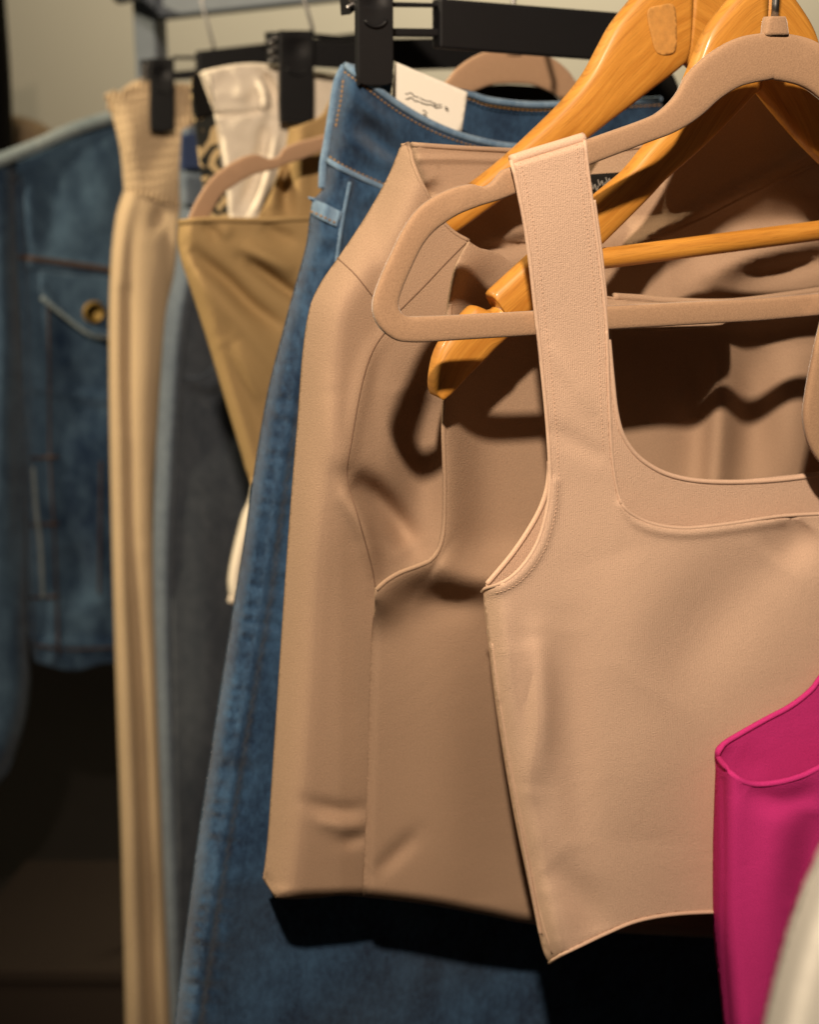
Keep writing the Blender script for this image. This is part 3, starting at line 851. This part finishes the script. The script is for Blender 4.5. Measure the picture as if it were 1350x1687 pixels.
panel('leg_back', t, PD, [(575, 290, 'c'), (1080, 300, 'c'), (1230, 1845, 'c'), (330, 1845, 'c'), (470, 900), (560, 420)], Relief(-.035), M['denim'], 30, .002)

# card tag
tt = thing('price_tag', 'white card tag with faint grey script tucked in the jeans waistband', 'tag', base(PD, 705, 210))
panel('card', tt, PD, [(650, 101, 'c'), (771, 152, 'c'), (761, 216, 'c'), (700, 240, 'c'), (642, 190, 'c')], Relief(lambda x, y: .0 + .00004 * (x - 640)), M['paper'], 12, .0006)
rng = random.Random(2)
for k, (x0, y0, ln) in enumerate(((668, 152, 22), (692, 162, 26), (716, 170, 12), (734, 177, 5), (697, 183, 7))):
    pts = [(x0 + ln * q / 6, y0 + ln * .35 * q / 6 + rng.uniform(-2.2, 2.2)) for q in range(7)]
    tube('script_mark', tt, PD, pts, .0004, M['ink'], relief=.006, step=2, sides=5)

# ------------------------------------------------------------------ wooden hanger A (in the skirt)
def mirrored(o, pl, u0, name, parent, shift=0.0):
    """the other arm of a hanger: the same board turned about the hook"""
    me = o.data.copy()
    off = root_loc(parent)
    co = np.zeros(len(me.vertices) * 3); me.vertices.foreach_get("co", co)
    P = co.reshape(-1, 3) + off
    P = P - 2 * np.outer(P @ pl.h - u0, pl.h)
    me.vertices.foreach_set("co", (P - off).ravel())
    me.flip_normals()
    q = bpy.data.objects.new(name, me); q.parent = parent
    COL.objects.link(q)
    return q


PA = Plane(.785)
ta = thing('wooden_hanger', 'broad honey wooden hanger, the one inside the taupe skirt', 'clothes hanger', base(PA, 760, 345), 'honey wooden hangers')
arm = loft('arm', ta, PA, [((1131, -75), (1131, 100)), ((1085, -52), (1105, 122)), ((1040, 0), (1072, 147)), ((1010, 38), (1035, 175)), ((990, 74), (1005, 197)), ((965, 120), (975, 220)), ((930, 165), (940, 248)), ((880, 215), (895, 281)), ((824, 266), (842, 315)), ((770, 308), (790, 352)), ((720, 345), (745, 384)), ((695, 368), (706, 402)), ((690, 385), (694, 400))],
           .014, M['wood'], joint_x=1131, step=8, ex=.62, ey=.5, sides=24)
u0 = PA.hit(1131, 12.5) @ PA.h
mirrored(arm, PA, u0 + .0002, 'arm', ta)
hook(ta, PA, 1131, -70)
res = panel('sticker_residue', ta, PA, [(1068, 18), (1090, 8), (1112, 10), (1116, 55), (1112, 86), (1085, 88), (1074, 60)], Relief(.0072), plain('old_glue', (0.47, 0.225, 0.05), rough=.8, var=.4, scale=240), 8, .0002)

# ------------------------------------------------------------------ taupe skirt
PS = Plane(.765)
t = thing('taupe_skirt', 'taupe crepe skirt with open side drape hung on wooden hanger', 'skirt', base(PS, 640, 1490))
sl = [(672, 236), (660, 242), (653, 258), (636, 297), (600, 360), (560, 420), (527, 468), (509, 512), (498, 585), (491, 680), (481, 800), (470, 950), (460, 1100), (450, 1250), (441, 1380), (433, 1448)]
side_rel = Relief(lambda x, y: -.005 * np.clip((x - 560) / 60, 0, 1), noise=.0005, seed=31, rolls=[(sl, 70, .034), ([(433, 1448), (455, 1481), (520, 1480), (600, 1478), (650, 1483)], 20, .009)],
                  folds=[
                         ([(640, 545), (615, 576), (597, 630), (580, 720), (572, 784)], .003, 14), ([(575, 790), (610, 812), (645, 850), (680, 905)], -.019, 24), ([(700, 640), (695, 760), (690, 870), (665, 930)], -.016, 46),
                         ([(565, 800), (600, 870), (620, 960)], .006, 16), ([(545, 640), (560, 760), (600, 900)], .004, 24), ([(500, 1320), (560, 1335), (606, 1330)], -.003, 12), ([(520, 1352), (570, 1362), (604, 1358)], .003, 12), ([(560, 1388), (606, 1378)], -.003, 12),
                         ([(640, 300), (620, 380), (630, 440)], -.005, 30)])
sp = panel('side_panel', t, PS, [(672, 236, 'c'), (680, 265), (692, 296), (706, 323), (728, 362), (748, 383), (773, 397, 'c'), (790, 600), (780, 950), (700, 1050), (660, 1200), (650, 1483, 'c'), (600, 1478), (560, 1476), (520, 1480), (485, 1482), (455, 1481, 'c'), (433, 1448, 'c')] + sl[1:-1][::-1], side_rel, M['skirt'], 8, .0016)
lip = [(752, 440), (738, 520), (735, 620), (731, 700), (733, 800), (730, 880), (715, 918), (690, 932), (660, 943), (635, 958), (620, 972)]
lip_b = [(725, 905), (712, 921), (690, 934), (660, 945), (630, 962)]
fr = Relief(.004, noise=.0008, seed=33, rolls=[([(598, 1478), (700, 1490), (800, 1508), (870, 1522), (1000, 1536), (1300, 1550), (1570, 1560)], 20, .009)],
            folds=[(lip, .019, 46, 'G'), ([(716, 925), (760, 950), (830, 960), (900, 940)], .020, 42), ([(690, 978), (740, 990), (800, 985), (860, 975)], -.007, 26), ([(730, 1010), (735, 1200), (742, 1400), (760, 1500)], .005, 60),
                   ([(612, 1000), (607, 1200), (600, 1480)], -.003, 8, 'G'), ([(690, 1370), (620, 1440)], -.003, 14), ([(900, 1000), (900, 1500)], -.006, 80),
                   ([(1185, 520), (1190, 660), (1180, 800), (1170, 1000)], .012, 26), ([(1240, 560), (1230, 800)], -.010, 40), ([(1140, 560), (1150, 800)], -.006, 40), ([(1320, 560), (1310, 850)], .008, 40), ([(960, 478), (1040, 496), (1200, 499), (1350, 486), (1500, 460)], .031, 30, 'G')])
waist_f = [(773, 397), (790, 408), (806, 412), (823, 418), (852, 437), (930, 470), (1015, 490), (1100, 497), (1200, 498), (1300, 486), (1420, 468), (1520, 450)]
fp = panel('front_panel', t, PS, [(773, 397, 'c')] + waist_f[1:-1] + [(1520, 450, 'c'), (1560, 900), (1570, 1560, 'c'), (1300, 1550), (1000, 1536), (870, 1522), (800, 1508), (700, 1490), (598, 1478, 'c'), (603, 1350), (607, 1200), (612, 1050), (620, 972, 'c'), (635, 958), (660, 943), (690, 932), (715, 918), (730, 880), (733, 800), (731, 700), (735, 620), (738, 520), (752, 440)], fr, M['skirt'], 9, .0018)
tube('drape_edge', fp, PS, [(742, 500), (735, 620), (731, 700), (733, 800), (730, 880), (715, 918), (690, 932), (660, 943), (635, 958), (620, 972)], .0012, M['skirt'], relief=fr, lift=-.0007)
tube('waist_edge', fp, PS, [(1012, 489), (1060, 492), (1100, 496), (1200, 498), (1300, 486), (1420, 468)], .0020, M['skirt'], relief=fr, lift=-.001)
tube('waist_edge', sp, PS, [(662, 240), (672, 237), (677, 250), (680, 265), (692, 296), (706, 323), (728, 362), (748, 383), (773, 397)], .0011, M['skirt'], relief=side_rel, lift=-.0006)
for nm, pts, rel in (('waist_seam', [(556, 425), (585, 452), (615, 489), (640, 521)], side_rel), ('waist_seam', [(659, 511), (700, 470), (735, 433), (768, 400)], side_rel),
                     ('princess_seam', [(640, 540), (615, 576), (597, 630), (580, 720), (572, 784), (590, 850), (612, 930), (619, 970)], side_rel)):
    tube(nm, sp, PS, pts, .00036, M['skirt_thread'], relief=rel, lift=.0002)
fl = Relief(lambda x, y: .031 + .024 * np.clip((y - 491) / 50, 0, 1), noise=.0004, seed=36, folds=[([(960, 536), (1080, 534), (1200, 526)], .002, 6, 'G')])
panel('waist_flap', t, PS, [(945, 484, 'c'), (1015, 491), (1100, 498), (1206, 499, 'c'), (1207, 522), (1192, 534, 'c'), (1120, 540), (1040, 544), (945, 544, 'c')], fl, M['skirt'], 8, .0018)
bk = Relief(lambda x, y: -.045 + .036 * np.clip((x - 940) / 160, 0, 1), noise=.0022, seed=35, folds=[([(690, 262), (760, 262), (840, 264)], .002, 4, 'G'), ([(1010, 420), (1150, 350), (1350, 250)], .006, 12, 'G'), ([(1000, 405), (1080, 390), (1150, 370)], .010, 14), ([(1210, 330), (1290, 315), (1380, 350)], .010, 40), ([(1150, 470), (1250, 420), (1380, 400)], .016, 30), ([(1200, 455), (1290, 440), (1400, 410)], -.010, 18), ([(700, 300), (720, 340)], -.006, 20), ([(800, 300), (860, 380), (870, 400)], .006, 30), ([(790, 410), (850, 405), (910, 396)], -.008, 10)],
            rolls=[([(672, 236), (676, 270), (700, 330)], 22, .012)])
panel('back_panel', t, PS, [(672, 236, 'c'), (700, 239), (760, 243), (840, 247), (950, 252), (1060, 240), (1160, 190), (1260, 150), (1400, 140), (1520, 150, 'c'), (1560, 900), (1540, 1500, 'c'), (640, 1470, 'c'), (600, 900), (690, 500), (690, 330)], bk, M['skirt'], 11, .0018)
tube('back_rim', t, PS, [(674, 238), (700, 240), (760, 244), (840, 248), (950, 253), (1060, 241)], .0014, M['skirt'], relief=bk, lift=-.0006)
tube('back_seam', t, PS, [(1000, 425), (1080, 395), (1150, 365), (1240, 318), (1350, 268)], .0012, M['skirt'], relief=bk, lift=.0004, flat=.6)
lab = panel('label', t, PS, [(960, 288, 'c'), (1050, 282, 'c'), (1052, 330, 'c'), (962, 338, 'c')], Relief(lambda x, y: bk(x, y) + .004), M['black_cloth'], 10, .0006)
for k, (x0, y0, ln) in enumerate(((975, 306, 12), (986, 300, 13), (999, 296, 12))):
    pts = [(x0 + ln * q / 4, y0 + (5 if q % 2 else -4) + q) for q in range(5)]
    tube('label_script', lab, PS, pts, .00035, M['label_thread'], relief=lambda x, y: bk(x, y) + .005, step=2, sides=5)

# ------------------------------------------------------------------ wooden hanger B (in front of the skirt)
PW = Plane(.732)
tb_ = thing('wooden_hanger', 'notched honey wooden hanger with trouser bar, right behind the velvet hanger', 'clothes hanger', base(PW, 720, 650), 'honey wooden hangers')
arm = loft('arm', tb_, PW, [((1252, -40), (1252, 146)), ((1225, -22), (1243, 152)), ((1200, 2), (1225, 172)), ((1165, 48), (1195, 203)), ((1138, 112), (1160, 237)), ((1105, 190), (1125, 268)), ((1062, 243), (1090, 298)), ((1029, 282), (1062, 328)), ((980, 323), (998, 392)), ((920, 378), (935, 452)), ((864, 428), (888, 497)), ((820, 468), (852, 532)), ((808, 479), (846, 538)), ((806, 487), (841, 543)), ((817, 495), (837, 547)), ((818, 506), (833, 552)), ((806, 512), (828, 558)), ((794, 507), (820, 566)), ((780, 503), (808, 578)), ((768, 512), (799, 588)), ((738, 546), (782, 604)), ((719, 578), (766, 620)), ((711, 612), (752, 634)), ((710, 638), (738, 648)), ((716, 652), (725, 656))],
           .013, M['wood'], joint_x=1252, step=7, ex=.62, ey=.5, sides=24)
u0 = PW.hit(1252, 53) @ PW.h
mirrored(arm, PW, u0 + .0002, 'arm', tb_)
tube('trouser_bar', tb_, PW, [(905, 432), (1000, 425), (1180, 402), (1350, 380), (1500, 361), (1640, 343)], .0052, M['wood'], relief=0.0, sides=16, step=14)
hook(tb_, PW, 1252, -36)

# ------------------------------------------------------------------ near velvet hanger and the tank top
PN = Plane(.70)
vh = [((1277, 52), (1277, 130)), ((1217, 62), (1222, 142)), ((1167, 90), (1186, 163)), ((1133, 123), (1158, 188)), ((1113, 157), (1133, 206)), ((1087, 183), (1102, 222)), ((1057, 198), (1064, 236)), ((967, 230), (975, 270)), ((900, 256), (907, 298)), ((840, 276), (849, 319)), ((825, 283), (832, 326)), ((813, 298), (817, 331)), ((800, 307), (803, 335)), ((788, 306), (790, 339)), ((775, 303), (777, 344)), ((748, 309), (755, 353)), ((717, 323), (732, 367)), ((688, 345), (711, 384)), ((665, 377), (694, 406)), ((645, 418), (678, 438)), ((626, 460), (664, 470)), ((614, 500), (656, 495)), ((620, 532), (658, 511)), ((645, 557), (669, 520)), ((680, 564), (692, 521)), ((770, 559), (770, 518)), ((880, 552), (880, 512)), ((1000, 543), (1000, 504)), ((1277, 527), (1277, 490))]
velvet_hanger(PN, vh, 1277, 'sharp beige velvet hanger in front, carrying the beige tank top', neck=(1277, 50))

t = thing('tank_top', 'beige ribbed square-neck tank top on the front velvet hanger', 'top', base(PN, 905, 1585))
CX = 1290


def mirp(pts):
    return [((2 * CX - p[0], p[1] + (p[0] - CX) * .2) + tuple(p[2:])) for p in pts][::-1]


arm_f = [(907, 790), (903, 835), (888, 890), (862, 932), (832, 958), (800, 970)]
side = [(794, 972), (798, 1000), (806, 1070), (820, 1180), (845, 1330), (870, 1450), (893, 1558), (906, 1586)]
strap_l = [(842, 263), (852, 300), (870, 400), (884, 520), (897, 640), (904, 720), (907, 790)]
strap_r = [(963, 226), (970, 290), (987, 420), (999, 530), (1003, 640), (1008, 740), (1016, 800), (1026, 832)]
neck = [(1026, 832), (1046, 850), (1080, 864), (1130, 870), (1200, 863), (1290, 850)]
hem = [(906, 1586), (925, 1573), (960, 1556), (1000, 1537), (1050, 1517), (1110, 1506), (1180, 1502), (1290, 1500)]
left = [(963, 226, 'c'), (842, 263, 'c')] + strap_l[1:-1] + [(907, 790)] + arm_f[1:-1] + [(797, 970, 'c')] + side[1:-1] + [(906, 1586, 'c')] + hem[1:]
# outline runs: neck (from the centre to the left strap) up, over, down the left side, along the hem, then the right half
half = neck[::-1][1:] + strap_r[::-1][1:-1] + left
tr = Relief(lambda x, y: .0075 + .003 * np.clip((y - 800) / 300, 0, 1) + .001 * np.clip((x - 850) / 400, 0, 1) * np.clip((y - 850) / 200, 0, 1), noise=.0003, seed=41,
            rolls=[(side, 46, .024), ([(842, 263), (963, 226)], 16, .008), ([(2 * CX - p[0], p[1] - 40) for p in side], 46, .024)],
            folds=[(neck[:1] + [(p[0], p[1] + 9) for p in neck[1:]], .0014, 8, 'G'), ([(p[0] + 8, p[1] + 5) for p in arm_f], .0014, 8, 'G'), ([(850, 1060), (862, 1200), (880, 1340), (905, 1480)], -.005, 30), ([(886, 1040), (892, 1180), (880, 1300)], .006, 22), ([(930, 1030), (945, 1200), (960, 1400)], -.004, 34), ([(900, 1420), (960, 1480), (985, 1540)], -.004, 30), ([(1300, 900), (1180, 1010), (1080, 1150)], -.006, 70), ([(1330, 860), (1280, 930)], -.006, 40),
                   ([(1010, 900), (1060, 1100), (1060, 1400)], .005, 80), ([(905, 560), (985, 690)], .0015, 14), ([(900, 700), (1000, 760)], -.0015, 16), ([(818, 1160), (838, 1300), (866, 1440), (884, 1550)], -.003, 6, 'G')])
front = panel('front', t, PN, half + mirp(half), tr, M['tank'], 9, .0016)
# back of the top: straps go over the hanger, neckline higher than in front
neck_b = [(1003, 555), (1009, 620), (1016, 680), (1029, 722), (1058, 758), (1108, 784), (1180, 794), (1290, 790)]
arm_b = [(900, 640), (906, 760), (902, 805), (885, 850), (848, 908), (803, 962)]
half_b = neck_b[::-1][1:] + [(990, 420), (964, 229, 'c'), (844, 266, 'c'), (870, 400)] + arm_b[:-1] + [(803, 964, 'c'), (812, 1070), (838, 1250), (890, 1540, 'c'), (960, 1530), (1100, 1490), (1290, 1488)]
tbk = Relief(lambda x, y: -.005 - .003 * np.clip((y - 700) / 300, 0, 1), noise=.0003, seed=43, rolls=[([(842, 263), (963, 226)], 16, -.004)])
backp = panel('back', t, PN, half_b + mirp(half_b), tbk, M['tank'], 10, .0016)
tube('strap_fold', t, PN, [(843, 264), (880, 252), (920, 240), (962, 227)], .0024, M['tank_thread'], relief=.003, flat=1.2)
tube('neckline_binding', front, PN, strap_r + neck[1:] + mirp(neck)[1:], .0010, M['tank_thread'], relief=tr, lift=-.0005)
tube('armhole_binding', front, PN, strap_l[:-1] + [(907, 790), (903, 835), (888, 890), (862, 932), (832, 958), (800, 970), (795, 975)], .0010, M['tank_thread'], relief=tr, lift=-.0005)
tube('back_neckline_binding', backp, PN, [(978, 330), (990, 420)] + neck_b + mirp(neck_b)[1:], .0013, M['tank_thread'], relief=tbk, lift=-.0005)
tube('back_armhole_binding', backp, PN, arm_b[1:], .0013, M['tank_thread'], relief=tbk, lift=-.0005)
tube('hem_edge', front, PN, hem + mirp(hem)[1:], .0011, M['tank_thread'], relief=tr)
for off, pts in ((15, strap_l), (-13, strap_r[:-2])):
    stitches('strap_stitching', front, PN, [(p[0] + off, p[1] + 3) for p in pts], tr, M['tank_thread'], 4, 3, .00032, lift=.0001)
stitches('armhole_stitching', front, PN, [(p[0] + 13, p[1] + 9) for p in arm_f], tr, M['tank_thread'], 4, 3, .00032, lift=.0001)
tube('strap_seam', front, PN, [(1000, 545), (1003, 640), (1008, 740), (1016, 800), (1024, 830)], .0006, M['tank_thread'], relief=tr)
tube('side_seam', front, PN, [(812, 1060), (824, 1150), (848, 1290), (870, 1400), (890, 1500), (910, 1570)], .0005, M['tank'], relief=tr, lift=-.0001)

# ------------------------------------------------------------------ pink top and its hanger, nearest but one
PP = Plane(.683)
velvet_hanger(PP, [((1840, 180), (1840, 270)), ((1720, 220), (1740, 300)), ((1620, 300), (1640, 360)), ((1500, 360), (1510, 412)), ((1420, 415), (1440, 466)), ((1372, 475), (1410, 510)), ((1346, 560), (1390, 575)), ((1328, 650), (1374, 650)), ((1325, 695), (1370, 692)), ((1336, 738), (1378, 716)), ((1362, 770), (1394, 731)), ((1420, 788), (1426, 745)), ((1600, 780), (1600, 738)), ((1840, 770), (1840, 728))],
              1840, 'blurred beige velvet hanger end at the right edge, above the pink top')
t = thing('pink_top', 'magenta pink sleeveless top at the lower right', 'top', base(PP, 1200, 1687))
pl_ = [(1181, 1246), (1178, 1300), (1174, 1400), (1175, 1520), (1185, 1620), (1198, 1730), (1220, 1850)]
pfr = Relief(.020, noise=.0012, seed=51, rolls=[(pl_, 44, .026)], folds=[([(1192, 1285), (1194, 1407), (1194, 1560), (1206, 1720)], -.0016, 4, 'G'), ([(1230, 1300), (1290, 1320), (1350, 1300)], -.004, 20), ([(1290, 1330), (1270, 1500), (1280, 1700)], .006, 40), ([(1340, 1330), (1330, 1500)], -.006, 30)])
f = panel('front', t, PP, [(1181, 1246, 'c'), (1198, 1266), (1218, 1284), (1243, 1292), (1283, 1289), (1320, 1279), (1350, 1265), (1450, 1215), (1560, 1120), (1900, 1100, 'c'), (1950, 1850, 'c'), (1220, 1850, 'c')] + pl_[1:-1][::-1], pfr, M['pink'], 8, .0018)
tube('armhole_edge', f, PP, [(1183, 1246), (1198, 1266), (1218, 1284), (1243, 1292), (1283, 1289), (1320, 1279), (1350, 1265), (1450, 1215)], .0016, M['pink'], relief=pfr, lift=-.0013)
pbr = Relief(-.003, rolls=[([(1181, 1246), (1186, 1234), (1192, 1228)], 26, -.002)], folds=[([(1215, 1240), (1260, 1275)], -.001, 24)])
bkp = panel('back', t, PP, [(1182, 1250, 'c'), (1184, 1236), (1192, 1227), (1222, 1208), (1263, 1185), (1304, 1163), (1336, 1138), (1350, 1120), (1400, 1050), (1480, 980, 'c'), (1900, 960, 'c'), (1940, 1840, 'c'), (1230, 1840, 'c'), (1190, 1400)], pbr, M['pink'], 9, .0018)
tube('back_armhole_edge', bkp, PP, [(1183, 1244), (1192, 1227), (1222, 1208), (1263, 1185), (1304, 1163), (1336, 1138), (1350, 1120), (1400, 1050)], .0015, M['pink'], relief=pbr, lift=-.0006)

# ------------------------------------------------------------------ stone-coloured garment, nearest of all
PK = Plane(.37)
t = thing('stone_shirt', 'blurred stone-coloured shirt nearest the camera, bottom right corner', 'shirt', base(PK, 1270, 1687))
kl = [(1420, 1240), (1385, 1320), (1350, 1400), (1320, 1470), (1294, 1545), (1266, 1650), (1240, 1780), (1225, 1880)]
panel('sleeve', t, PK, [(1420, 1240, 'c')] + kl[1:-1] + [(1225, 1880, 'c'), (1700, 1880, 'c'), (1700, 1150, 'c')], Relief(0, rolls=[(kl, 70, .02)], noise=.0), M['stone'], 14, .002)
panel('sleeve_back', t, PK, [(1425, 1240, 'c'), (1360, 1400), (1300, 1560), (1235, 1880, 'c'), (1700, 1880, 'c'), (1700, 1150, 'c')], Relief(-.045), M['stone'], 24, .002)
